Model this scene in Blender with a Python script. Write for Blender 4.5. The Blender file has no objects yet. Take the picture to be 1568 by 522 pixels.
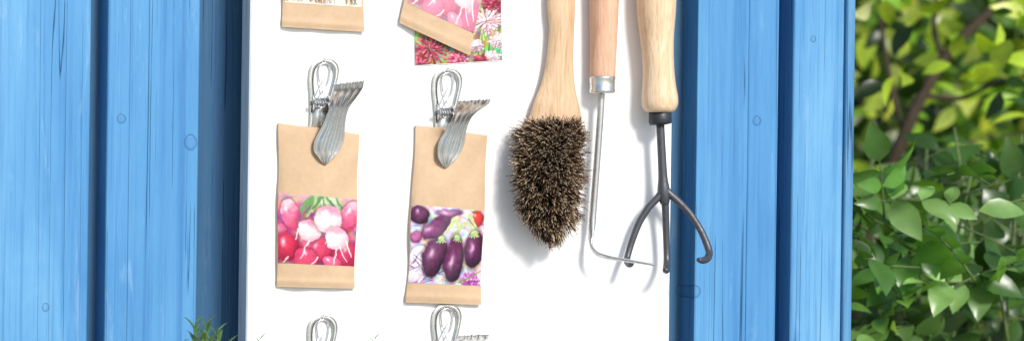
import bpy, math, random
import numpy as np
from mathutils import Vector, Matrix, Quaternion
random.seed(7); np.random.seed(7)
rng = np.random.RandomState(11)
S = 0.0006; D = 2.6; Z0 = 0.95
OFF = 1900*S; TH = math.atan(7/520)
CT, ST = math.cos(TH), math.sin(TH)
SX, SY = OFF*CT, -OFF*ST

def W(px, py, y=0.0):
    u = (px-784)*S+SX; v = (260.5-py)*S+SY
    a = u*CT-v*ST; b = u*ST+v*CT
    k = (D+y)/D
    return Vector((-OFF+a*k, y, Z0+b*k))
def WX(px, y=0.0): return W(px, 260.5, y).x

scene = bpy.context.scene
COL = scene.collection
def empty(name, loc=(0, 0, 0)):
    e = bpy.data.objects.new(name, None); COL.objects.link(e); e.location = loc; return e
def mkobj(name, verts, faces, mat=None, parent=None, smooth=True):
    me = bpy.data.meshes.new(name)
    me.from_pydata([tuple(v) for v in verts], [], faces); me.update()
    if smooth:
        me.polygons.foreach_set('use_smooth', [True]*len(me.polygons))
    ob = bpy.data.objects.new(name, me); COL.objects.link(ob)
    if mat: me.materials.append(mat)
    if parent: ob.parent = parent
    return ob

# ---------------------------------------------------------------- materials
class NT:
    def __init__(s, name):
        s.m = bpy.data.materials.new(name); s.m.use_nodes = True
        s.n = s.m.node_tree.nodes; s.l = s.m.node_tree.links
        s.b = s.n['Principled BSDF']; s.out = s.n['Material Output']
    def add(s, t, **k):
        nd = s.n.new(t)
        for a, v in k.items():
            if hasattr(nd, a): setattr(nd, a, v)
            else: nd.inputs[a].default_value = v
        return nd
    def pos(s, scale):
        g = s.add('ShaderNodeNewGeometry'); mp = s.add('ShaderNodeMapping')
        mp.inputs['Scale'].default_value = scale
        s.l.new(g.outputs['Position'], mp.inputs['Vector']); return mp.outputs[0]
    def noise(s, vec, scale=1, detail=4, rough=.5, dist=0):
        n = s.add('ShaderNodeTexNoise'); n.inputs['Scale'].default_value = scale
        n.inputs['Detail'].default_value = detail; n.inputs['Roughness'].default_value = rough
        n.inputs['Distortion'].default_value = dist
        s.l.new(vec, n.inputs['Vector']); return n.outputs['Fac']
    def ramp(s, fac, stops):
        r = s.add('ShaderNodeValToRGB'); e = r.color_ramp.elements
        while len(e) < len(stops): e.new(0.5)
        for i, (p, c) in enumerate(stops):
            e[i].position = p; e[i].color = (c[0], c[1], c[2], 1) if hasattr(c, '__len__') else (c, c, c, 1)
        s.l.new(fac, r.inputs[0]); return r.outputs[0]
    def mix(s, fac, a, b, mode='MIX'):
        m = s.add('ShaderNodeMix'); m.data_type = 'RGBA'; m.blend_type = mode
        if isinstance(fac, (int, float)): m.inputs[0].default_value = fac
        else: s.l.new(fac, m.inputs[0])
        for i, v in ((6, a), (7, b)):
            if isinstance(v, tuple): m.inputs[i].default_value = (*v[:3], 1)
            else: s.l.new(v, m.inputs[i])
        return m.outputs[2]
    def math(s, op, a, b=0.0):
        m = s.add('ShaderNodeMath'); m.operation = op
        for i, v in ((0, a), (1, b)):
            if isinstance(v, (int, float)): m.inputs[i].default_value = v
            else: s.l.new(v, m.inputs[i])
        return m.outputs[0]
    def bump(s, h, strength=.3, dist=.001):
        b = s.add('ShaderNodeBump'); b.inputs['Strength'].default_value = strength
        b.inputs['Distance'].default_value = dist
        s.l.new(h, b.inputs['Height']); s.l.new(b.outputs[0], s.b.inputs['Normal'])
    def base(s, c):
        if isinstance(c, tuple): s.b.inputs['Base Color'].default_value = (*c, 1)
        else: s.l.new(c, s.b.inputs['Base Color'])

def blue_paint(name, tint=1.0):
    m = NT(name)
    big = m.noise(m.pos((11, 11, 1.9)), 1, 5, .6, .6)
    fine = m.noise(m.pos((280, 280, 4)), 1, 5, .7, .3)
    med = m.noise(m.pos((80, 80, 1.0)), 1, 6, .6, .5)
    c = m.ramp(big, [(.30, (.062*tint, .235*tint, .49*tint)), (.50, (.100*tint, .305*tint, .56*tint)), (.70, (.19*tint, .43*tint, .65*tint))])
    c2 = m.ramp(med, [(.30, (.46, .63, .78)), (.47, (.9, .94, .97)), (.58, (1, 1, 1)), (.78, (1.0, 1.0, 1.0))])
    c = m.mix(.75, c, c2, 'MULTIPLY')
    f2 = m.ramp(fine, [(.32, (.45, .62, .77)), (.49, (1, 1, 1))])
    c = m.mix(.6, c, f2, 'MULTIPLY')
    w = m.noise(m.pos((48, 48, 7)), 1, 7, .7, .6)
    wf = m.ramp(w, [(.58, 0.0), (.78, .5)])
    c = m.mix(wf, c, (.38*tint, .55*tint, .68*tint))
    oi = m.add('ShaderNodeObjectInfo')
    c = m.mix(1.0, c, m.ramp(oi.outputs['Random'], [(0, (.76, .86, .93)), (.6, (1, 1, 1)), (1, (1.0, 1.0, 1.0))]), 'MULTIPLY')
    dn = m.noise(m.pos((420, 420, 90)), 1, 3, .6)
    c = m.mix(m.ramp(dn, [(.70, 0.0), (.76, .5)]), c, (.02, .09, .22))
    cr = m.noise(m.pos((75, 75, .55)), 1, 2, .5, .15)
    d = m.math('ABSOLUTE', m.math('SUBTRACT', cr, .5))
    br = m.noise(m.pos((20, 20, 5)), 1, 2, .5)
    d = m.math('ADD', d, m.ramp(br, [(.48, 0.0), (.62, .03)]))
    cf = m.ramp(d, [(.0, .9), (.006, 0.0)])
    c = m.mix(cf, c, (.012, .05, .13))
    hs = m.math('ADD', m.math('MULTIPLY', fine, .7), m.math('MULTIPLY', med, .7))
    for (kx, ky, r) in [(186, 182, 7), (292, 218, 9.5), (1160, 185, 7), (1064, 446, 9), (70, 470, 6), (1245, 60, 5)]:
        p = W(kx, ky, .024)
        g = m.add('ShaderNodeNewGeometry'); mp = m.add('ShaderNodeMapping')
        mp.inputs['Location'].default_value = (-p.x, 0, -p.z)
        m.l.new(g.outputs['Position'], mp.inputs['Vector'])
        sp = m.add('ShaderNodeSeparateXYZ'); m.l.new(mp.outputs[0], sp.inputs[0])
        dx = m.math('POWER', m.math('ABSOLUTE', sp.outputs[0]), 2.0)
        dz = m.math('POWER', m.math('ABSOLUTE', m.math('MULTIPLY', sp.outputs[2], .85)), 2.0)
        dd = m.math('DIVIDE', m.math('SQRT', m.math('ADD', dx, dz)), r*S)
        dd = m.math('ADD', dd, m.math('MULTIPLY', m.math('SUBTRACT', w, .5), 1.3))
        ring = m.ramp(dd, [(.0, .12), (.62, .22), (.85, .85), (.93, .75), (1, 0.0)])
        c = m.mix(m.math('MULTIPLY', ring, .6), c, (.02, .085, .22))
        hs = m.math('SUBTRACT', hs, m.math('MULTIPLY', ring, .4))
    hs = m.math('SUBTRACT', hs, m.math('MULTIPLY', cf, .8))
    m.base(c); m.b.inputs['Roughness'].default_value = .45
    m.b.inputs['Specular IOR Level'].default_value = .35
    m.bump(hs, .7, .0018)
    return m.m
M_BLUE = blue_paint('blue_paint')
M_BLUE_SHADE = blue_paint('blue_paint_recess_shade', .42)  # same blue, darkened so the groove shade sits in the colour
M_BLUE3 = blue_paint('blue_paint_trim', .85)

def white_paint():
    m = NT('white_paint')
    n = m.noise(m.pos((30, 30, 8)), 1, 5, .6)
    m.base(m.ramp(n, [(.3, (.88, .88, .875)), (.7, (.90, .90, .90))]))
    m.b.inputs['Roughness'].default_value = .5
    m.bump(m.noise(m.pos((200, 200, 60)), 1, 3), .15, .0005); return m.m
M_WHITE = white_paint()
def board_edge():
    m = NT('weathered_shaded_edge')  # weathered grey, with the shade of the left side painted in
    n = m.noise(m.pos((60, 300, 9)), 1, 5, .65)
    m.base(m.ramp(n, [(.3, (.30, .34, .37)), (.6, (.54, .58, .60))]))
    m.b.inputs['Roughness'].default_value = .7; m.bump(n, .4, .001); return m.m
M_EDGE = board_edge()

def wood(name, c1, c2, sc=(150, 150, 9)):
    m = NT(name)
    n = m.noise(m.pos(sc), 1, 5, .6, 1.2); f = m.noise(m.pos((900, 900, 60)), 1, 2)
    c = m.ramp(n, [(.3, c1), (.7, c2)])
    c = m.mix(.4, c, m.ramp(f, [(.35, (.6, .5, .42)), (.5, (1, 1, 1))]), 'MULTIPLY')
    m.base(c); m.b.inputs['Roughness'].default_value = .42; m.bump(n, .2, .0004); return m.m
M_BEECH = wood('beech_wood', (.54, .35, .20), (.74, .53, .34))
M_PINKW = wood('oiled_beech', (.62, .35, .22), (.78, .50, .35))
M_PALEW = wood('ash_wood', (.64, .44, .26), (.86, .67, .46), (110, 110, 5))

def metal(name, col, rough, metallic=1.0, var=.3):
    m = NT(name)
    n = m.noise(m.pos((220, 220, 220)), 1, 5, .65)
    m.base(m.ramp(n, [(.3, tuple(c*(1-var) for c in col)), (.7, col)]))
    m.b.inputs['Metallic'].default_value = metallic
    m.l.new(m.ramp(n, [(.3, rough*1.3), (.7, rough*.8)]), m.b.inputs['Roughness'])
    m.bump(n, .12, .0003); return m.m
M_TIN = metal('galvanised_tin', (.80, .80, .78), .28, .95, .22)
M_STEEL = metal('grey_steel', (.62, .63, .64), .4, .85)
M_DARK = metal('forged_iron', (.12, .125, .14), .46, .7)
M_BLK = metal('black_ferrule', (.05, .055, .065), .45, .5)
def kraft():
    m = NT('kraft_paper')
    n = m.noise(m.pos((260, 260, 200)), 1, 4, .6); b = m.noise(m.pos((16, 16, 12)), 1, 4, .6)
    c = m.ramp(n, [(.3, (.575, .405, .255)), (.7, (.615, .44, .285))])
    c = m.mix(.6, c, m.ramp(b, [(.3, (.80, .77, .73)), (.65, (1, 1, 1))]), 'MULTIPLY')
    m.base(c); m.b.inputs['Roughness'].default_value = .85
    m.bump(m.noise(m.pos((40, 40, 30)), 1, 3, .5, .5), .7, .002); return m.m
M_KRAFT = kraft()
def vcol(name, rough=.4, spec=.4):
    m = NT(name); a = m.add('ShaderNodeVertexColor'); a.layer_name = 'Col'
    m.l.new(a.outputs[0], m.b.inputs['Base Color'])
    m.b.inputs['Roughness'].default_value = rough; m.b.inputs['Specular IOR Level'].default_value = spec
    return m.m
M_PRINT = vcol('printed_label', .35, .4)
M_BRISTLE = vcol('bristle', .5, .4)
def leafmat(name, trans=.36, rough=.30):
    m = NT(name); a = m.add('ShaderNodeVertexColor'); a.layer_name = 'Col'
    v = m.noise(m.pos((60, 60, 60)), 1, 4)
    c = m.mix(.6, a.outputs[0], m.ramp(v, [(.3, (.65, .7, .6)), (.7, (1.15, 1.15, 1.0))]), 'MULTIPLY')
    m.l.new(c, m.b.inputs['Base Color']); m.b.inputs['Roughness'].default_value = rough
    m.b.inputs['Specular IOR Level'].default_value = .6
    t = m.add('ShaderNodeBsdfTranslucent')
    tc = m.mix(1.0, c, (1.5, 1.5, .5), 'MULTIPLY'); m.l.new(tc, t.inputs[0])
    mx = m.add('ShaderNodeMixShader'); mx.inputs[0].default_value = trans
    m.l.new(m.b.outputs[0], mx.inputs[1]); m.l.new(t.outputs[0], mx.inputs[2])
    m.l.new(mx.outputs[0], m.out.inputs[0]); return m.m
M_LEAF = leafmat('leaf')
def simple(name, c1, c2, sc, rough=.9):
    m = NT(name); n = m.noise(m.pos(sc), 1, 6, .6); m.base(m.ramp(n, [(.3, c1), (.7, c2)]))
    m.b.inputs['Roughness'].default_value = rough; m.bump(n, .6, .01); return m.m
M_BARK = simple('bark', (.03, .02, .012), (.09, .06, .035), (30, 30, 8))
M_HEDGE_SHADE = simple('hedge_shade', (.004, .012, .002), (.02, .045, .008), (6, 6, 6))  # near-black green: shade inside the hedge put into the colour
M_GRASS = simple('lawn', (.04, .08, .02), (.10, .16, .045), (5, 5, 5))
M_BOUNCE = simple('bounce_ground', (.44, .42, .38), (.66, .64, .60), (70, 70, 70))  # pale surface added out of view to bounce light upward
M_BOX = wood('planter_wood', (.20, .12, .06), (.32, .20, .11))
M_SOIL = simple('soil', (.02, .013, .008), (.05, .035, .02), (40, 40, 40))
M_STEM = simple('green_stem', (.06, .10, .03), (.12, .18, .05), (60, 60, 60), .6)

# ---------------------------------------------------------------- geometry helpers
def crom(pts, n=8):
    P = [np.array(p, float) for p in pts]
    P = [2*P[0]-P[1]]+P+[2*P[-1]-P[-2]]
    out = []
    for i in range(1, len(P)-2):
        for k in range(n):
            t = k/n
            out.append(.5*((2*P[i])+(-P[i-1]+P[i+1])*t+(2*P[i-1]-5*P[i]+4*P[i+1]-P[i+2])*t*t+(-P[i-1]+3*P[i]-3*P[i+1]+P[i+2])*t**3))
    out.append(P[-2]); return out
def tube(name, pts, mat, parent=None, seg=14, n=6, ref=Vector((0, 1, 0)), smooth_path=True, raw=False):
    Q = crom(pts, n) if smooth_path else [np.array(p, float) for p in pts]
    vs, fs = [], []
    C = [Vector(q[:3]) for q in Q]
    for i, q in enumerate(Q):
        t = (C[min(i+1, len(C)-1)]-C[max(i-1, 0)]).normalized()
        r = ref-t*ref.dot(t)
        if r.length < 1e-3: r = Vector((1, 0, 0))-t*t.x
        r.normalize(); s = t.cross(r)
        ra, rb = max(q[3], 1e-5), max(q[4], 1e-5)
        for k in range(seg):
            a = 2*math.pi*k/seg
            vs.append(C[i]+s*math.cos(a)*ra+r*math.sin(a)*rb)
    for i in range(len(Q)-1):
        for k in range(seg):
            k2 = (k+1) % seg
            fs.append((i*seg+k, i*seg+k2, (i+1)*seg+k2, (i+1)*seg+k))
    fs.append(tuple(range(seg))[::-1]); fs.append(tuple((len(Q)-1)*seg+k for k in range(seg)))
    if raw: return vs, fs
    return mkobj(name, vs, fs, mat, parent)
def pt(px, py, y, hw, hd=None):
    p = W(px, py, y); hd = hw if hd is None else hd
    return (p.x, p.y, p.z, hw*S, hd*S)
def box(name, x0, x1, y0, y1, z0, z1, mat, parent=None, bev=.0015):
    vs = [(x, y, z) for x in (x0, x1) for y in (y0, y1) for z in (z0, z1)]
    fs = [(0, 1, 3, 2), (4, 6, 7, 5), (0, 4, 5, 1), (2, 3, 7, 6), (0, 2, 6, 4), (1, 5, 7, 3)]
    o = mkobj(name, vs, fs, mat, parent, False)
    if bev:
        b = o.modifiers.new('b', 'BEVEL'); b.width = bev; b.segments = 3
        o.data.polygons.foreach_set('use_smooth', [True]*6)
        o.modifiers.new('wn', 'WEIGHTED_NORMAL')
    return o

# ---------------------------------------------------------------- blue plank wall
wall = empty('blue_plank_wall')
YF, YR = .024, .050
ZB, ZT = .02, 2.3
spans = []
spans.append((WX(-420, YF), WX(-175, YF)))
spans.append((WX(-150, YF), WX(137, YF)))
spans.append((WX(163, YF), WX(304, YF)))
spans.append((WX(440, YF), WX(690, YF)))
spans.append((WX(715, YF), WX(960, YF)))
spans.append((WX(1066, YF), WX(1144.6, YF)))
spans.append((WX(1145.2, YF), WX(1191, YF)))
spans.append((WX(1213, YF), WX(1291, YF)))
for i, (a, b) in enumerate(spans):
    box(f'plank_{i+1}', a, b, YF+(0.0008 if i == 6 else 0), YR+.02, ZB, ZT, M_BLUE, wall, .0022 if i not in (5, 6) else .0010)
box('backing_boards', WX(-450, YR), WX(1300, YR), YR, YR+.03, ZB+.003, ZT-.003, M_BLUE_SHADE, wall, 0)
box('corner_trim', WX(1291.6, YF), WX(1305, YF), YF-.003, YR+.05, ZB, ZT, M_BLUE3, wall, .002)

# ---------------------------------------------------------------- white board
board = empty('white_board')
bx0, bx1 = WX(380, 0), WX(1028, 0)
box('panel', bx0+.0012, bx1, 0, .0215, .45, 1.6, M_WHITE, board, .0012)
box('left_edge', bx0, bx0+.0012, .0006, .0212, .45, 1.6, M_EDGE, board, 0)

# ---------------------------------------------------------------- label painter
class Cv:
    def __init__(s, w, h, res, bg, warp=2.2, seed=1):
        s.w, s.h = w, h
        s.GX, s.GY = np.meshgrid(np.linspace(0, w, int(w*res)+1), np.linspace(0, h, int(h*res)+1))
        s.X, s.Y = s.GX, s.GY
        wx = s.field(9, seed)*warp*2+s.field(26, seed+5)*warp*.7; wy = s.field(9, seed+1)*warp*2+s.field(26, seed+6)*warp*.7
        s.X = s.GX+wx; s.Y = s.GY+wy
        s.c = np.ones(s.X.shape+(3,))*np.array(bg, float)
    def field(s, n, seed):
        g = np.random.RandomState(seed).rand(n, n)-.5
        yi = s.GY/s.h*(n-1.001); xi = s.GX/s.w*(n-1.001); y0 = yi.astype(int); x0 = xi.astype(int)
        fy = yi-y0; fx = xi-x0; fy = fy*fy*(3-2*fy); fx = fx*fx*(3-2*fx); y1 = np.minimum(y0+1, n-1); x1 = np.minimum(x0+1, n-1)
        return (g[y0, x0]*(1-fx)+g[y0, x1]*fx)*(1-fy)+(g[y1, x0]*(1-fx)+g[y1, x1]*fx)*fy
    def put(s, a, col): s.c = s.c*(1-a[..., None])+np.array(col, float)*a[..., None]
    def noise(s, n, amp, seed=0):
        s.c = s.c+np.stack([s.field(n, seed+k*7) for k in range(3)], -1)*amp
    def ell(s, cx, cy, rx, ry, ang, col, dark, hl=None, hp=(-.35, -.35), hs=.18, hst=.8, tip=None):
        ca, sa = math.cos(ang), math.sin(ang)
        dx, dy = s.X-cx, s.Y-cy
        u = (dx*ca+dy*sa)/rx; v = (-dx*sa+dy*ca)/ry
        d = np.sqrt(u*u+v*v); a = np.clip((1-d)*min(rx, ry)/1.4+.5, 0, 1)
        sh = np.clip(1.28-d, 0, .4)/.4*.6*(1-a); s.put(sh, tuple(np.array(dark)*.45))
        t = np.clip(((u+.25)**2+(v+.25)**2)/1.6+s.field(17, int(cx*3+cy))*.35, 0, 1)[..., None]
        col3 = np.array(col, float)*(1-t)+np.array(dark, float)*t
        if tip is not None:
            k = np.clip(-v*1.6-.2+s.field(22, int(cx)+3)*.8, 0, 1)[..., None]*.85; col3 = col3*(1-k)+np.array(tip, float)*k
        if hl is not None:
            h = (np.exp(-((u-hp[0])**2*2.2+(v-hp[1])**2)/(2*hs*hs))*hst)[..., None]
            col3 = col3*(1-h)+np.array(hl, float)*h
        s.c = s.c*(1-a[..., None])+col3*a[..., None]
    def line(s, x0, y0, x1, y1, wd, col, al=1):
        L = math.hypot(x1-x0, y1-y0)+1e-6; ux, uy = (x1-x0)/L, (y1-y0)/L
        t = np.clip((s.X-x0)*ux+(s.Y-y0)*uy, 0, L)
        d = np.hypot(s.X-x0-t*ux, s.Y-y0-t*uy)
        s.put(np.clip((wd*(1-.5*t/L)-d)+.5, 0, 1)*al, col)
    def petals(s, cx, cy, r, c1, c2, seed=0):
        q = np.random.RandomState(seed)
        for ring, n in ((1.0, 20), (.74, 16), (.48, 11), (.25, 6)):
            for k in range(n):
                a = 2*math.pi*(k+q.rand()*.7)/n; R = r*ring*q.uniform(.82, 1.08); f = q.rand()
                col = np.array(c1, float)*(1-f)+np.array(c2, float)*f
                x0, y0 = cx+math.cos(a)*R*.35, cy+math.sin(a)*R*.35*.85; x1, y1 = cx+math.cos(a)*R, cy+math.sin(a)*R*.85
                s.line(x1+.7, y1+1, x0+.7, y0+1, 1.9, np.array(c1)*.45, .6)
                s.line(x1, y1, x0, y0, 1.6, col)
    def finish(s, grain=14, seed=3):
        q = np.random.RandomState(seed); s.c += q.randn(*s.c.shape[:2], 1)*grain*.5; s.noise(40, grain*1.6, seed+20); return s

def radish(w=118, h=109, pale=0):
    c = Cv(w, h, 1.5, (206, 96, 130), 2.4, 3); c.noise(15, 120, 3)
    c.put(np.clip(1-c.Y/26, 0, 1)*.6, (226, 228, 210))
    q = np.random.RandomState(5)
    for i in range(34):
        x1 = 24+q.rand()*84; x0 = 62+(x1-62)*.25+q.randn()*5
        c.line(x0+6, -3, x1, 22+q.rand()*16, 2.6, [(110, 155, 92), (176, 205, 150), (222, 232, 204), (80, 128, 78), (150, 184, 128)][i % 5], .85)
    W_, WE = (255, 244, 242), (232, 168, 186); P_, PE = (240, 120, 155), (196, 50, 100); R_, RE = (226, 60, 105), (150, 14, 56)
    HL = (255, 250, 250)
    c.ell(4, 60, 10, 14, 0, P_, PE, HL)
    c.ell(18, 32, 14, 23, -.25, P_, PE, HL, tip=(250, 215, 220))
    c.ell(108, 26, 14, 24, .2, P_, PE, HL, tip=(248, 200, 212))
    c.ell(68, 86, 24, 19, .1, R_, RE, HL, (-.5, -.3)); c.ell(40, 74, 16, 14, 0, P_, PE, HL)
    c.ell(14, 84, 20, 22, .1, (222, 45, 85), RE, HL); c.ell(42, 99, 17, 15, 0, R_, PE, HL, (-.1, -.5))
    c.ell(104, 92, 20, 22, .1, (215, 45, 100), RE, HL, (-.1, -.5)); c.ell(82, 104, 14, 10, 0, P_, PE, HL)
    c.ell(48, 56, 18, 17, .3, W_, WE, HL, tip=(236, 140, 168))
    c.ell(76, 36, 20, 23, .2, W_, (232, 190, 200), HL, tip=(236, 140, 170))
    c.ell(89, 66, 18, 19, -.3, W_, WE, HL, tip=(240, 156, 180))
    for l in [(48, 72, 34, 100), (89, 84, 84, 107), (76, 58, 72, 76), (14, 100, 8, 108), (104, 70, 114, 96), (30, 54, 26, 70), (60, 96, 50, 108), (94, 80, 106, 104)]:
        c.line(*l, 1.3, (250, 236, 236), .9)
    c.finish()
    c.c = c.c*(1-pale)+np.array((250, 240, 240))*pale
    return c
def eggplant(w=111, h=120):
    c = Cv(w, h, 1.5, (226, 212, 222), 2.6, 8); c.noise(16, 100, 5)
    c.ell(14, 84, 15, 22, .3, (248, 244, 246), (205, 190, 205)); c.ell(8, 108, 16, 12, 0, (240, 236, 238), (196, 170, 200))
    q = np.random.RandomState(2)
    for i in range(40):
        x, y = q.rand()*60, 86+q.rand()*34; c.line(x, y, x+q.randn()*12, y+q.randn()*8, 1.0, [(150, 90, 160), (255, 255, 255), (110, 60, 120), (190, 150, 195)][i % 4], .8)
    for i in range(30):
        x, y = q.rand()*w, q.rand()*40; c.line(x, y, x+q.randn()*10, y+q.randn()*8, 1.4, [(250, 245, 245), (170, 120, 160), (200, 215, 170)][i % 3], .6)
    E, K, HL = (112, 40, 92), (34, 6, 34), (236, 205, 230)
    c.ell(100, 14, 12, 14, 0, (225, 70, 60), (140, 20, 25), (255, 240, 230)); c.ell(84, 8, 10, 8, 0, (236, 232, 225), (190, 180, 190))
    c.ell(58, 8, 19, 7, -.15, (170, 110, 160), (90, 40, 90), HL, hs=.3)
    c.ell(13, 15, 15, 15, .4, E, K, HL); c.ell(48, 24, 16, 8, -.5, (150, 90, 145), (70, 20, 70), HL)
    c.ell(36, 36, 24, 13, -.55, (150, 80, 130), (70, 18, 66), HL, hs=.25)
    c.ell(8, 50, 8, 10, .3, (200, 120, 170), (120, 40, 90))
    for l in [(78, 26, 60, 50), (70, 20, 74, 48), (84, 22, 98, 44), (66, 18, 44, 54), (88, 10, 104, 40)]: c.line(*l, 3.0, (196, 214, 150))
    c.ell(98, 64, 13, 30, .05, E, K, HL, (-.35, -.1), .22)
    c.ell(38, 78, 17, 31, .28, E, K, HL, (-.35, -.1), .2)
    c.ell(69, 80, 15, 36, .1, E, K, HL, (-.3, .1), .2)
    for (x, y, a) in [(47, 50, .3), (72, 47, 0), (98, 37, 0)]:
        c.ell(x, y, 6, 4, a, (206, 222, 160), (110, 140, 70))
        for dx in (-6, -2, 2, 6): c.line(x, y, x+dx, y+7-abs(dx)*.3, 1.8, (170+dx*4, 196, 130))
    c.petals(94, 112, 15, (190, 70, 175), (245, 190, 238), 7); c.line(78, 116, 112, 96, 1.5, (120, 150, 80))
    return c.finish()
def flowers(w=135, h=250):
    c = Cv(w, h, 1.3, (140, 170, 96), 1.5, 4); c.noise(30, 150, 9); c.noise(12, 60, 2)
    r = np.random.RandomState(4)
    for i in range(170):
        x, y = r.rand()*w, r.rand()*h; c.line(x, y, x+r.randn()*6, y-14, 1.3, [(90, 130, 50), (215, 230, 170), (48, 80, 34), (160, 190, 100)][i % 4], .85)
    for i, (x, y, rd, k) in enumerate([(24, 226, 27, 0), (62, 206, 16, 2), (118, 246, 13, 3), (5, 248, 16, 0), (66, 243, 17, 2), (128, 218, 13, 3), (46, 182, 25, 0), (94, 226, 11, 3),
                           (20, 140, 26, 0), (80, 130, 24, 1), (120, 120, 20, 0), (50, 80, 26, 2), (110, 60, 26, 0), (20, 40, 22, 1), (100, 248, 10, 0), (122, 160, 18, 0), (112, 188, 25, 1)]):
        a, b = [((130, 8, 40), (240, 120, 150)), ((244, 170, 195), (255, 252, 254)), ((190, 30, 80), (255, 190, 205)), ((240, 190, 205), (255, 255, 250))][k]
        c.petals(x, y, rd, a, b, i)
    return c.finish(18)
def sprouts(w=122, h=200):
    c = Cv(w, h, 1.2, (238, 236, 228), 2, 6); c.noise(12, 40, 5); r = np.random.RandomState(8)
    for i in range(16):
        x = 8+r.rand()*108; c.ell(x, 120+r.rand()*40, 11, 34, r.randn()*.2, (240, 226, 190), (176, 130, 96), (255, 252, 240))
    for i in range(60):
        x = r.rand()*w; c.line(x, 165, x+r.randn()*8, 196, 1.3, [(190, 150, 120), (110, 84, 66), (240, 228, 205)][i % 3], .8)
    return c.finish()

def packet(name, TL, TR, BR, BL, y0, th, label=None, cv=None, seed=0, flat=False, fold=True):
    root = empty(name)
    r = np.random.RandomState(seed); ph = r.rand(6)*6
    def surf(u, v, off=0.0):
        ax = (1-u)*(1-v)*TL[0]+u*(1-v)*TR[0]+u*v*BR[0]+(1-u)*v*BL[0]
        ay = (1-u)*(1-v)*TL[1]+u*(1-v)*TR[1]+u*v*BR[1]+(1-u)*v*BL[1]
        puff = (max(0, math.sin(math.pi*min(max(u, 0), 1)))**.5)*(max(0, math.sin(math.pi*min(max(v*.95, 0), 1)))**.6)
        y = y0-th*(.30+.70*puff)
        if not flat:
            y -= .0009*math.sin(u*7+ph[0]+v*3)*math.sin(v*9+ph[1])+.0007*math.sin(u*13+v*17+ph[2])
            if fold: y -= .0014*max(0, 1-abs(v-.965)/.02)
        ex = 0 if flat else .9*math.sin(v*11+ph[3])*(u-.5)*2
        ey = 0 if flat else 1.0*math.sin(u*6+ph[4])*(1 if v < .02 else 0)
        return W(ax+ex, ay+ey, y-off)
    nu, nv = (24, 64)
    vs = [surf(i/nu, j/nv) for j in range(nv+1) for i in range(nu+1)]
    fs = [(j*(nu+1)+i, (j+1)*(nu+1)+i, (j+1)*(nu+1)+i+1, j*(nu+1)+i+1) for j in range(nv) for i in range(nu)]
    rim = [i for i in range(nu+1)]+[j*(nu+1)+nu for j in range(1, nv+1)]+[nv*(nu+1)+i for i in range(nu-1, -1, -1)]+[j*(nu+1) for j in range(nv-1, 0, -1)]
    base = len(vs)
    for k in rim:
        p = vs[k]; vs.append(Vector((p.x, y0, p.z)))
    m = len(rim)
    for k in range(m): fs.append((rim[k], rim[(k+1) % m], base+(k+1) % m, base+k))
    fs.append(tuple(base+k for k in range(m)))
    o = mkobj('paper_bag', vs, fs, M_KRAFT if not flat else M_WHITE, root)
    e = o.modifiers.new('es', 'EDGE_SPLIT'); e.split_angle = math.radians(50)
    if cv is not None:
        u0, u1, v0, v1 = label; H, Wd = cv.X.shape
        vs = [surf(u0+(u1-u0)*i/(Wd-1), v0+(v1-v0)*j/(H-1), .00025) for j in range(H) for i in range(Wd)]
        fs = [(j*Wd+i, (j+1)*Wd+i, (j+1)*Wd+i+1, j*Wd+i+1) for j in range(H-1) for i in range(Wd-1)]
        lo = mkobj('printed_picture', vs, fs, M_PRINT, root)
        at = lo.data.color_attributes.new('Col', 'FLOAT_COLOR', 'POINT')
        c = np.clip(cv.c, 0, 255)/255; c = np.where(c <= .04045, c/12.92, ((c+.055)/1.055)**2.4)*.84
        at.data.foreach_set('color', np.concatenate([c.reshape(-1, 3), np.ones((H*Wd, 1))], 1).astype(np.float32).ravel())
    return root

packet('seed_packet', (427, 187), (550, 205), (543, 441), (424, 438), -.0015, .0075, (.006, .994, .425, .855), radish(), 1)
packet('seed_packet', (637, 191), (746, 206), (736, 466), (622, 462), -.0015, .0075, (.006, .994, .447, .888), eggplant(), 2)
packet('seed_packet', (432, -200), (557, -195), (557, 49), (433, 41), -.0015, .007, (.02, .98, .1, .845), sprouts(), 3)
packet('seed_packet', (673, -228), (782, -179), (717, 84), (612, 35), -.003, .006, (.05, 1.0-.006, .42, .875), radish(118, 109, .45), 4)
packet('seed_packet', (632, -152), (764, -152), (770, 93), (635, 101), -.0006, .0012, (.004, .996, .004, .996), flowers(), 5, flat=True)

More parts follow.
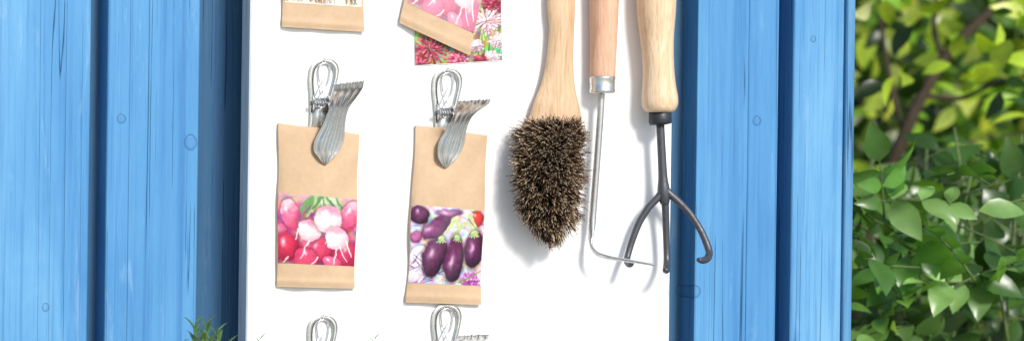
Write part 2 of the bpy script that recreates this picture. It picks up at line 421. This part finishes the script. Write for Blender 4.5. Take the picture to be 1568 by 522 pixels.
# ---------------------------------------------------------------- clips
def clip(name, tx, ty, secs, tilt=0.0):
    root = empty(name)
    def R(dx, dy): return tx+dx+tilt*dy, ty+dy
    outer = [(0, 0), (12, 2.5), (20, 10), (22, 22), (19, 40), (15, 58), (12, 75), (9, 95), (8, 118), (-15, 118), (-16, 95), (-17, 75), (-19, 54), (-22, 32), (-20.5, 12), (-12, 2.5)]
    outc = [c[:2] for c in crom([(a, b, 0) for a, b in outer+[outer[0]]], 5)][:-1]
    n = len(outc)
    def inn(a, b, f):
        cx = -1
        return (cx+(a-cx)*(1-f/ max(8, abs(a-cx)+8)*1.6), b+(f if b < 60 else -f)*min(1, abs(b-60)/50))
    inner = [inn(a, b, 5.6) for a, b in outc]
    vs, fs = [], []
    yb = -.0016
    for a, b in outc: vs.append(W(*R(a, b), yb-.0012))
    for a, b in inner: vs.append(W(*R(a, b), yb))
    for k in range(n): fs.append((k, n+k, n+(k+1) % n, (k+1) % n))
    o = mkobj('back_plate_frame', vs, fs, M_TIN, root)
    so = o.modifiers.new('s', 'SOLIDIFY'); so.thickness = .0006; so.offset = -1
    tube('rim_bead', [pt(*R(a, b), yb-.0013, .9) for a, b in outc+[outc[0]]], M_TIN, root, 6, 1)
    tube('inner_bead', [pt(*R(a, b), yb-.0004, .7) for a, b in inner+[inner[0]]], M_STEEL, root, 6, 1)
    loop = [(-7, 34), (-8.5, 24), (-9, 16), (-6, 9), (0, 6.5), (6, 9), (9, 16), (8.5, 24), (7, 34), (2, 46), (-6, 62)]
    tube('hanging_loop', [pt(*R(a, b), yb-.0008-(.004 if b > 60 else 0), 1.2) for a, b in loop], M_TIN, root, 7, 5)
    tube('spring_leg', [pt(*R(-7, 34), yb-.001, 1.1), pt(*R(-2, 44), yb-.002, 1.1), pt(*R(5, 62), yb-.005, 1.1)], M_TIN, root, 6, 4)
    tube('spring_leg', [pt(*R(1, 30), yb-.001, 1.0), pt(*R(-6, 46), yb-.002, 1.0), pt(*R(-12, 62), yb-.005, 1.0)], M_STEEL, root, 6, 4)
    low = [(-15, 60), (10, 60), (9, 90), (7.5, 117), (-14.5, 117), (-15.5, 90)]
    vs = [W(*R(a, b), yb-.0006-(.0012 if i in (1, 0) else 0)) for i, (a, b) in enumerate(low)]
    o = mkobj('lower_plate', vs, [(0, 5, 2, 1), (5, 4, 3, 2)], M_TIN, root)
    so = o.modifiers.new('s', 'SOLIDIFY'); so.thickness = .0005
    coil = []
    for k in range(60):
        t = k/59; a = t*2*math.pi*4.5
        p = W(*R(-13+17*t, 68), -.0085); coil.append((p.x, p.y+math.cos(a)*4.8*S, p.z+math.sin(a)*4.8*S, .9*S, .9*S))
    tube('spring_coil', coil, M_STEEL, root, 6, 1, smooth_path=False)
    p0, p1 = W(*R(-17, 68), -.0085), W(*R(9, 68), -.0085)
    tube('axle', [(p0.x, p0.y, p0.z, 2*S, 2*S), (p1.x, p1.y, p1.z, 2*S, 2*S)], M_STEEL, root, 10, 1, ref=Vector((0, 0, 1)), smooth_path=False)
    p = W(*R(-16, 68), -.0085)
    tube('rivet_head', [(p.x-.0008, p.y, p.z, 3.4*S, 3.4*S), (p.x+.0003, p.y, p.z, 4*S, 4*S), (p.x+.0006, p.y, p.z, 2.6*S, 2.6*S)], M_DARK, root, 12, 1, ref=Vector((0, 0, 1)), smooth_path=False)
    for sx in (-16, 8):
        q = [W(*R(sx, 53), -.0025), W(*R(sx, 83), -.0025)]
        f = [W(*R(sx, 63), -.0105), W(*R(sx, 73), -.0105)]
        f = [Vector((q[0].x, a.y, a.z)) for a in f]
        o = mkobj('cheek', [q[0], q[1], f[1], f[0]], [(0, 1, 2, 3)], M_TIN, root)
        so = o.modifiers.new('s', 'SOLIDIFY'); so.thickness = .0006
    Q = crom(secs, 7); nw = 48; vs, fs = [], []
    for i, q in enumerate(Q):
        px, py, y, hw, sl = q; fan = i/(len(Q)-1)
        for k in range(nw+1):
            s_ = -1+2*k/nw
            ridge = math.cos(s_*math.pi*4)*.0011*min(1, hw/14)*min(1, fan*5)
            curl = abs(s_)**2.2*.0022*min(1, hw/14)*(1-max(0, fan-.75)*2.5)
            sc = 0; fl = 0
            if i >= len(Q)-7:
                f_ = (i-(len(Q)-7))/6
                sc = abs(math.sin(s_*math.pi*4.5))*3.0*f_; fl = math.sin(s_*math.pi*9)*.0011*f_
            ww = W(px+s_*hw, py+sl*s_*hw-sc, y)
            vs.append(ww+Vector((0, -1, 0))*(ridge-curl+fl))
    for i in range(len(Q)-1):
        for k in range(nw):
            fs.append((i*(nw+1)+k, i*(nw+1)+k+1, (i+1)*(nw+1)+k+1, (i+1)*(nw+1)+k))
    o = mkobj('front_lever', vs, fs, M_TIN, root)
    so = o.modifiers.new('s', 'SOLIDIFY'); so.thickness = .0006
    return root
s1 = [(499, 251, -.0095, 1, 0), (499, 246, -.011, 7, 0), (500, 238, -.0125, 14, 0), (501, 229, -.013, 20, 0), (505, 214, -.014, 22, 0), (511, 195, -.0155, 18, 0),
      (516, 178, -.0175, 15, .05), (521, 163, -.021, 15, .05), (527, 150, -.028, 19, .0), (533, 138, -.036, 22, -.1), (535, 127, -.040, 23, -.12)]
def rel(secs, dx, dy): return [(a+dx, b+dy, c, d, e) for a, b, c, d, e in secs]
s2 = [(683, 257, -.0095, 1, 0), (684, 251, -.011, 7, 0), (685, 243, -.0125, 13, .1), (688, 233, -.013, 17, .1), (692, 219, -.014, 19, .1), (698, 203, -.0155, 16, .1),
      (704, 189, -.0185, 14, .05), (710, 177, -.024, 15, .0), (717, 168, -.031, 19, -.0), (723, 161, -.039, 24, -.04), (726, 155, -.045, 26, -.06)]
clip('metal_clip', 498, 90, s1, -.07)
clip('metal_clip', 686, 105, s2, -.03)
clip('metal_clip', 495, 482, rel(s2, -190, 378), -.03)
clip('metal_clip', 685, 465, rel(s2, -1, 359), -.03)
clip('metal_clip', 498, -302, rel(s1, 0, -392), -.05)

# ---------------------------------------------------------------- hand brush
brush = empty('hand_brush')
YB = -.009
sec = [(858, -250, 6), (858, -240, 16), (858, -200, 20), (858, -120, 19), (859, 0, 21), (860, 40, 19), (858, 80, 19.5), (856, 110, 22), (854, 135, 27), (852, 160, 35), (851, 180, 39.5), (848, 200, 43), (841, 250, 45), (840, 300, 42), (840, 335, 32), (841, 356, 17), (841, 363, 4)]
tube('wooden_handle', [pt(a, b, YB, c, min(c, 10 if b < 150 else 11)) for a, b, c in sec], M_BEECH, brush, 28, 6)
tips = [(184, 812, 893), (192, 787, 897), (205, 783, 901), (250, 784, 901), (300, 787, 899), (330, 795, 894), (350, 806, 884), (366, 824, 868), (381, 843, 850)]
def lr(py):
    ys = [t[0] for t in tips]; return np.interp(py, ys, [t[1] for t in tips]), np.interp(py, ys, [t[2] for t in tips])
vs, fs, cols = [], [], []
tufts = []
rows = 22
for j in range(rows):
    v = j/(rows-1); py = 188+v*186
    l, r_ = lr(py); ncol = max(2, int((r_-l)/8.6))
    for i in range(ncol):
        u = (i+.5+(.25 if j % 2 else -.25))/ncol; tufts.append((u+rng.randn()*.012, v+rng.randn()*.008))
for (u, v) in tufts:
    lean = rng.randn(2)*.028; tb = rng.uniform(.4, 1.6)
    for k in range(36):
        uu = u+rng.randn()*.036+lean[0]; vv = min(1.04, max(-.03, v+rng.randn()*.024+lean[1]))
        py = 189+vv*184; l, r_ = lr(py); c = (l+r_)/2
        tx_ = l+(r_-l)*uu; rr = math.hypot(uu-.5, (vv-.5)*.8)*2
        tx_ = min(max(tx_, l-3+rng.randn()*4), r_+3+rng.randn()*4)
        yt = -.041+.016*rr**2+rng.randn()*.003
        tip = W(tx_+rng.randn()*3.2, py+rng.randn()*4+(-2 if vv < .05 else 0), yt)
        bpy_ = 195+vv*158; hwb = np.interp(bpy_, [s[1] for s in sec], [s[2] for s in sec])*.86; cb = np.interp(bpy_, [s[1] for s in sec], [s[0] for s in sec])
        bas = W(cb+(uu-.5)*2*hwb, bpy_, YB-.005)
        L = tip-bas
        if rng.rand() < .25: tip = bas+L*rng.uniform(.6, 1.14)
        mid = bas+(tip-bas)*.6+Vector(rng.randn(3)*.0009)
        d = (tip-bas).normalized(); a = d.cross(Vector((0.1, .2, 1))).normalized(); b = d.cross(a)
        w = rng.uniform(.00017, .00031)
        i0 = len(vs)
        x = rng.rand()
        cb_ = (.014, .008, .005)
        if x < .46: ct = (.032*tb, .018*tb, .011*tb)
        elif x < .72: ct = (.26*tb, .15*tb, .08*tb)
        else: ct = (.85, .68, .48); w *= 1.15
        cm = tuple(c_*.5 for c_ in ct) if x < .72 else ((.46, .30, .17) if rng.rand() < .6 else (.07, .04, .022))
        for P_, ww in ((bas, w), (mid, w), (tip, w*.8)):
            for q in range(3):
                an = q*2.094; vs.append(P_+a*math.cos(an)*ww+b*math.sin(an)*ww)
        for s_ in (0, 3):
            for q in range(3): fs.append((i0+s_+q, i0+s_+(q+1) % 3, i0+s_+3+(q+1) % 3, i0+s_+3+q))
        fs.append((i0+6, i0+7, i0+8))
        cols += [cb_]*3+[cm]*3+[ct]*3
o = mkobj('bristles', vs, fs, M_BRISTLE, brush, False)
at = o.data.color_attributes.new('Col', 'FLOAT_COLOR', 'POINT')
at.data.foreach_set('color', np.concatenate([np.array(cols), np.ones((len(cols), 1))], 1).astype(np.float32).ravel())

# ---------------------------------------------------------------- weeder
weeder = empty('hand_weeder')
YW = -.013
tube('wooden_handle', [pt(926, -260, YW, 5), pt(926, -250, YW, 15), pt(926, -180, YW, 19), pt(925, -60, YW, 21), pt(925, 0, YW, 20.5), pt(924, 60, YW, 19), pt(923, 100, YW, 18), pt(922.5, 118, YW, 17.4), pt(922.5, 122, YW, 12)], M_PINKW, weeder, 28, 5)
tube('ferrule', [pt(922.5, 116.5, YW, 16.5), pt(922.5, 117, YW, 18.2), pt(922.5, 119, YW, 18.6), pt(922, 121, YW, 18), pt(922, 136, YW, 17.6), pt(922, 137.5, YW, 18.4), pt(922, 141, YW, 18.2), pt(922, 143, YW, 16), pt(922, 143.4, YW, 5)], M_TIN, weeder, 28, 1, smooth_path=False)
tube('rod', [pt(921, 140, YW, 4.8), pt(919, 180, YW, 4.8), pt(914, 250, -.012, 4.9), pt(909, 315, -.011, 5), pt(907, 340, -.011, 5.4, 5), pt(905.5, 356, -.011, 7, 3.5), pt(904.5, 369, -.012, 7.5, 2.6), pt(908, 381, -.016, 7.5, 2.4), pt(917, 389, -.022, 7, 2.2), pt(935, 394, -.029, 6, 2), pt(960, 398, -.036, 5, 2), pt(985, 402, -.043, 3.5, 1.8), pt(1002, 405, -.048, 2.6, 1.5)], M_STEEL, weeder, 12, 6, ref=Vector((.75, .0, .66)))

# ---------------------------------------------------------------- cultivator
cult = empty('hand_cultivator')
YC = -.018
tube('wooden_handle', [pt(1006, -260, YC, 5), pt(1006, -252, YC, 18), pt(1006, -200, YC, 25), pt(1006, -100, YC, 27), pt(1005, -30, YC, 28), pt(1005, 20, YC, 26.5), pt(1006, 60, YC, 23), pt(1008, 100, YC, 21.5), pt(1009, 130, YC, 23), pt(1010, 150, YC, 25.2), pt(1010.5, 162, YC, 24.5), pt(1011, 170, YC, 20), pt(1011, 173, YC, 12)], M_PALEW, cult, 28, 6)
tube('ferrule', [pt(1011, 170, YC, 14), pt(1011, 171, YC, 15.6), pt(1011, 186, YC, 16), pt(1011.5, 190, YC, 14.5), pt(1011.5, 191, YC, 6)], M_BLK, cult, 24, 1, smooth_path=False)
tube('shank', [pt(1011, 188, YC, 5.6), pt(1013, 230, YC, 5.8), pt(1015, 270, YC, 6.4), pt(1016, 288, YC, 8.5), pt(1017, 300, YC, 8.5), pt(1018, 312, YC, 6)], M_DARK, cult, 16, 5)
tube('tine_1', [pt(1016, 286, YC, 5), pt(1009, 300, YC+.001, 5.6), pt(994, 316, YC+.003, 5.2), pt(980, 338, YC+.005, 5), pt(970, 362, YC+.006, 4.8), pt(963, 384, YC+.006, 4.6), pt(960, 398, YC+.003, 4.8), pt(964, 404, YC-.005, 5), pt(968, 401, YC-.011, 3.5)], M_DARK, cult, 12, 6, ref=Vector((.3, 1, .2)))
tube('tine_2', [pt(1017, 290, YC, 6), pt(1019, 320, YC+.001, 5), pt(1020, 355, YC+.003, 4.6), pt(1021, 390, YC+.003, 4.6), pt(1021, 405, YC-.001, 5), pt(1020, 413, YC-.007, 5.2), pt(1019, 412, YC-.014, 3.4)], M_DARK, cult, 12, 6, ref=Vector((1, .1, 0)))
tube('tine_3', [pt(1016, 287, YC, 5.5), pt(1024, 295, YC-.002, 6), pt(1040, 309, YC-.005, 5.2), pt(1057, 327, YC-.008, 4.8), pt(1072, 350, YC-.012, 4.8), pt(1082, 372, YC-.016, 5), pt(1086, 386, YC-.020, 5), pt(1083, 395, YC-.026, 5.2), pt(1076, 398, YC-.032, 5), pt(1070, 397, YC-.036, 3.5)], M_DARK, cult, 12, 6, ref=Vector((.3, 1, .2)))
for root, px in ((brush, 858), (weeder, 926), (cult, 1006)):
    tube('hanging_hook', [pt(px, -262, .0, 3), pt(px, -262, -.02, 3), pt(px, -258, -.03, 3), pt(px, -268, -.034, 3)], M_STEEL, root, 8, 4, ref=Vector((1, 0, 0)))

# ---------------------------------------------------------------- foliage
MT = [0, .08, .22, .42, .62, .82, 1.0]; WT = [0, .10, .21, .255, .205, .10, 0]; DR = [0, .02, .035, .03, .0, -.05, -.13]
LT_ = [[MT[i], 0, DR[i]] for i in range(7)]
for sg in (1, -1):
    for i in range(1, 6): LT_.append([MT[i]+.03, sg*WT[i], DR[i]+.28*WT[i]])
LT_ = np.array(LT_); NV = 17; LF = []
for o_, fl in ((7, 0), (12, 1)):
    T = [(0, 1, o_)]
    for i in range(1, 5): T += [(i, i+1, o_+i), (i, o_+i, o_+i-1)]
    T += [(5, 6, o_+4)]
    LF += [t if not fl else (t[0], t[2], t[1]) for t in T]
def leaves(name, P, X, N, L, C, mat, parent=None, wid=1.0):
    n = len(P); X = X/np.linalg.norm(X, axis=1)[:, None]
    Y = np.cross(N, X); Y /= np.linalg.norm(Y, axis=1)[:, None]; Zv = np.cross(X, Y)
    V = P[:, None, :]+L[:, None, None]*(LT_[None, :, 0:1]*X[:, None]+wid*LT_[None, :, 1:2]*Y[:, None]+LT_[None, :, 2:3]*Zv[:, None])
    F = (np.array(LF)[None]+NV*np.arange(n)[:, None, None]).reshape(-1, 3)
    me = bpy.data.meshes.new(name)
    me.vertices.add(n*NV); me.vertices.foreach_set('co', V.astype(np.float32).ravel())
    me.loops.add(F.size); me.loops.foreach_set('vertex_index', F.astype(np.int32).ravel())
    me.polygons.add(len(F)); me.polygons.foreach_set('loop_start', np.arange(0, F.size, 3, dtype=np.int32))
    me.update(calc_edges=True); me.validate()
    me.polygons.foreach_set('use_smooth', [True]*len(me.polygons))
    at = me.color_attributes.new('Col', 'FLOAT_COLOR', 'POINT')
    cc = np.repeat(np.concatenate([C, np.ones((n, 1))], 1), NV, 0); at.data.foreach_set('color', cc.astype(np.float32).ravel())
    me.materials.append(mat)
    o = bpy.data.objects.new(name, me); COL.objects.link(o)
    if parent: o.parent = parent
    return o
def cloud(n_cl, per, pxr, pyr, yr, spread, leaf, pal, seed, shade_below=None):
    r = np.random.RandomState(seed); P, X, N, L, C = [], [], [], [], []
    for _ in range(n_cl):
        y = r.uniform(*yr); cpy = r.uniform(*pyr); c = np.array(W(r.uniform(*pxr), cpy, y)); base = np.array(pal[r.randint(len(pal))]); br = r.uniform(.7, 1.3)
        if shade_below and cpy > shade_below: br *= .4  # shade of the lower hedge painted into its leaf colours
        k = per; off = r.randn(k, 3)*spread; P.append(c+off)
        d = r.randn(k, 3)*.8+np.array([r.randn()*.6, -.3, -.5]); X.append(d)
        N.append(r.randn(k, 3)*.65+np.array([.2, -.75, .65])); L.append(r.uniform(.6, 1.3, k)*leaf)
        C.append(np.clip(base*br*r.uniform(.5, 1.5, (k, 1)), 0, .9))
    return [np.concatenate(a) for a in (P, X, N, L, C)]
BR = [(.70, .86, .10), (.24, .46, .035), (.07, .16, .02), (.86, .90, .44), (.02, .045, .008), (.56, .76, .06), (.03, .07, .012), (.78, .88, .20), (.12, .25, .03), (.04, .09, .015), (.36, .58, .05)]  # sunlit glints and shaded gaps are put into these leaf colours
MD = [(.09, .22, .04), (.15, .30, .06), (.05, .12, .025), (.25, .43, .14)]
tree = empty('tree')
TY = 1.0
def tp(px, py, y, hw): return pt(px, py, y, hw)
g = W(1290, 420, TY)
tube('trunk', [(g.x-.12, TY, -.05, .035, .035), (g.x-.05, TY, .35, .026, .026), tp(1318, 400, TY, 17), tp(1358, 270, TY, 13), tp(1385, 205, TY, 12), tp(1412, 145, TY, 11.5), tp(1445, 92, TY, 11), tp(1485, 45, TY, 10), tp(1540, -5, TY, 8.5), tp(1620, -90, TY, 6), tp(1680, -200, TY, 3)], M_BARK, tree, 12, 6)
for i, pts_ in enumerate([[(1385, 205, 1.0, 6), (1365, 130, 1.05, 5), (1350, 40, 1.1, 4), (1345, -60, 1.1, 3)], [(1445, 92, 1.0, 6), (1430, 40, 1.1, 5), (1440, -40, 1.2, 3)], [(1412, 145, 1.0, 6), (1470, 150, 1.0, 5), (1530, 125, .95, 4), (1600, 110, .9, 3)], [(1358, 270, 1.0, 6), (1420, 250, 1.1, 4), (1490, 215, 1.2, 3), (1570, 205, 1.3, 2)]]):
    tube(f'limb_{i+1}', [tp(*p) for p in pts_], M_BARK, tree, 8, 5)
A = cloud(80, 14, (1270, 1800), (-260, 300), (1.1, 1.7), .075, .044, BR, 21)
A2 = cloud(20, 8, (1290, 1800), (-260, 240), (.75, .96), .05, .040, BR, 27)
A = [np.concatenate(a) for a in zip(A, A2)]
leaves('crown', *A, M_LEAF, tree)
hedge = empty('hedge')
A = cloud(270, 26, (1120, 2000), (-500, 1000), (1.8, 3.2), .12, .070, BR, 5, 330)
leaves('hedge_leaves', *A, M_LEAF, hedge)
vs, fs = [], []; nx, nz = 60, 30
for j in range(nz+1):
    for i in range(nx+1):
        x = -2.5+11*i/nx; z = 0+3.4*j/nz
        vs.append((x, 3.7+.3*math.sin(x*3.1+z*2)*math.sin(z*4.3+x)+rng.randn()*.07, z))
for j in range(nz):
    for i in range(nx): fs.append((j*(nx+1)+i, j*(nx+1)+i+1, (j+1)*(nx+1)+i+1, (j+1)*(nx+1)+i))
mkobj('hedge_shade_sheet', vs, fs, M_HEDGE_SHADE, hedge)  # dark sheet standing in for shade between the leaves
bush = empty('bush')
r = np.random.RandomState(3); P, X, N, L, C = [], [], [], [], []; SV, SF = [], []
def spray(p, d, ln, nl, leaf, colr):
    d = Vector(d).normalized(); path = []
    for k in range(5):
        t = k/4; q = Vector(p)+d*ln*t+Vector((0, 0, -.25*ln*t*t)); path.append((q.x, q.y, q.z, .0011*(1.2-t*.7), .0011*(1.2-t*.7)))
    v, f = tube('x', path, None, None, 5, 1, smooth_path=False, raw=True); b = len(SV); SV.extend(v); SF.extend([tuple(a+b for a in q) for q in f])
    nrm = Vector((r.randn()*.5+.1, -.6+r.randn()*.5, .65+r.randn()*.5)).normalized()
    side = nrm.cross(d).normalized()
    for k in range(nl):
        t = .25+.75*k/(nl-1); q = Vector(p)+d*ln*t+Vector((0, 0, -.25*ln*t*t))
        for sg in ((-1, 1) if k < nl-1 else (0,)):
            dd = d*.55+side*sg*.9 if sg else d
            dd = dd+Vector((0, 0, -.25))+Vector(r.randn(3)*.15)
            P.append(q); X.append(dd); N.append(nrm+Vector(r.randn(3)*.4)); L.append(leaf*r.uniform(.65, 1.25)); C.append(np.array(colr)*r.uniform(.6, 1.4))
for i in range(290):
    y = r.uniform(.22, .85); px = r.uniform(1230, 1760); py = r.uniform(205, 900)
    if py < 300 and r.rand() < .4: continue
    if px < 1400 and py < 290: continue
    c = MD[r.randint(4)]; a = r.uniform(-.4, math.pi+.4)
    c = tuple(np.array(c)*(1.3-1.05*(y-.22)/.63))  # leaves further back painted darker, as shade inside the bush
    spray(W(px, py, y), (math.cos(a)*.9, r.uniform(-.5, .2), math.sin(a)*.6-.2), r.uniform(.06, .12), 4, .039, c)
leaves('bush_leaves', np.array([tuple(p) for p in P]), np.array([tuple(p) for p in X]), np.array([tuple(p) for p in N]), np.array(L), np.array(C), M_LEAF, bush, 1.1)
for i in range(26):
    px = r.uniform(1300, 1700); y = r.uniform(.4, .9); tp_ = W(px, r.uniform(180, 420), y); x0 = tp_.x+r.uniform(-.25, .25)
    v, f = tube('x', [(x0, y, -.02, .006, .006), ((x0+tp_.x)/2+r.randn()*.03, y, tp_.z*.5, .004, .004), (tp_.x, y, tp_.z, .0015, .0015)], None, None, 6, 6, raw=True)
    b = len(SV); SV.extend(v); SF.extend([tuple(a+b for a in q) for q in f])
mkobj('bush_stems', SV, SF, M_STEM, bush)

# ---------------------------------------------------------------- rosemary in planter at the foot of the wall
pl = empty('planter_box')
box('front_board', -.62, .45, -.34, -.32, 0.0, .46, M_BOX, pl); box('back_board', -.62, .45, -.06, -.04, 0.0, .46, M_BOX, pl)
box('left_board', -.6195, -.60, -.3195, -.0605, 0.002, .458, M_BOX, pl); box('right_board', .43, .4495, -.3195, -.0605, 0.002, .458, M_BOX, pl)
box('soil', -.599, .429, -.319, -.061, .05, .43, M_SOIL, pl, 0)
ros = empty('rosemary_plant')
P, X, N, L, C = [], [], [], [], []; SV, SF = [], []
tipsR = [(297, 500, -.14), (317, 498, -.15), (307, 511, -.13), (332, 512, -.14), (322, 516, -.15), (398, 521, -.12), (573, 521, -.12), (345, 535, -.15), (270, 540, -.13), (480, 560, -.14), (640, 560, -.14), (860, 550, -.14), (210, 560, -.14), (950, 570, -.15)]
for (px, py, y) in tipsR:
    t = W(px, py, y); b0 = Vector((t.x*.96+r.randn()*.02, y-.02, .43))
    v, f = tube('x', [(*b0, .0018, .0018), (*(b0.lerp(t, .5)+Vector((r.randn()*.01, 0, 0))), .0014, .0014), (*t, .0006, .0006)], None, None, 5, 6, raw=True)
    b = len(SV); SV.extend(v); SF.extend([tuple(a+b for a in q) for q in f])
    small = px > 350
    for k in range(90):
        s_ = (k/90); q = t.lerp(b0, s_*.75); a = k*2.4
        P.append(tuple(q)); X.append((math.cos(a)*.6, math.sin(a)*.6, .9)); N.append((-math.cos(a), -math.sin(a), .6)); L.append((.009 if small else .015)*r.uniform(.7, 1.2)); C.append((.08, .17, .045) if r.rand() < .6 else (.18, .30, .10))
leaves('needles', np.array(P), np.array(X), np.array(N), np.array(L), np.array(C), M_LEAF, ros, .42)
mkobj('stems', SV, SF, M_STEM, ros)

# ground
mkobj('ground', [(-60, -60, 0), (60, -60, 0), (60, 60, 0), (-60, 60, 0)], [(0, 1, 2, 3)], M_GRASS, None, False)
mkobj('unseen_bounce_ground', [(-7, -9, .004), (7, -9, .004), (7, .02, .004), (-7, .02, .004)], [(0, 1, 2, 3)], M_BOUNCE, None, False)  # unseen pale sheet, added to bounce light onto the wall

# ---------------------------------------------------------------- light
AZ, EL = math.radians(12), math.radians(35)
sd = Vector((math.sin(AZ)*math.cos(EL), -math.cos(AZ)*math.cos(EL), math.sin(EL)))
sl = bpy.data.lights.new('sun', 'SUN'); sl.energy = 3.8; sl.angle = math.radians(13); sl.color = (1, .965, .91)
so = bpy.data.objects.new('sun', sl); COL.objects.link(so); so.rotation_euler = (-sd).to_track_quat('-Z', 'Y').to_euler()
w = bpy.data.worlds.new('World'); scene.world = w; w.use_nodes = True
nt = w.node_tree; sky = nt.nodes.new('ShaderNodeTexSky'); sky.sky_type = 'NISHITA'; sky.sun_disc = False
sky.sun_elevation = EL; sky.sun_rotation = math.atan2(sd.x, sd.y)
bg = nt.nodes['Background']; bg.inputs[1].default_value = .15; nt.links.new(sky.outputs[0], bg.inputs[0])
scene.view_settings.view_transform = 'Standard'; scene.view_settings.look = 'None'; scene.view_settings.exposure = 0

# ---------------------------------------------------------------- camera
cd = bpy.data.cameras.new('camera'); cam = bpy.data.objects.new('camera', cd); COL.objects.link(cam)
cam.matrix_world = Matrix.Translation((-OFF, -D, Z0)) @ Matrix.Rotation(math.pi/2, 4, 'X') @ Matrix.Rotation(TH, 4, 'Z')
Wf = 1568*S
cd.sensor_width = 36; cd.lens = 36*D/Wf; cd.shift_x = SX/Wf; cd.shift_y = SY/Wf
cd.clip_end = 300; cd.clip_start = .05
cd.dof.use_dof = True; cd.dof.focus_distance = D-.01; cd.dof.aperture_fstop = 5.2
scene.camera = cam
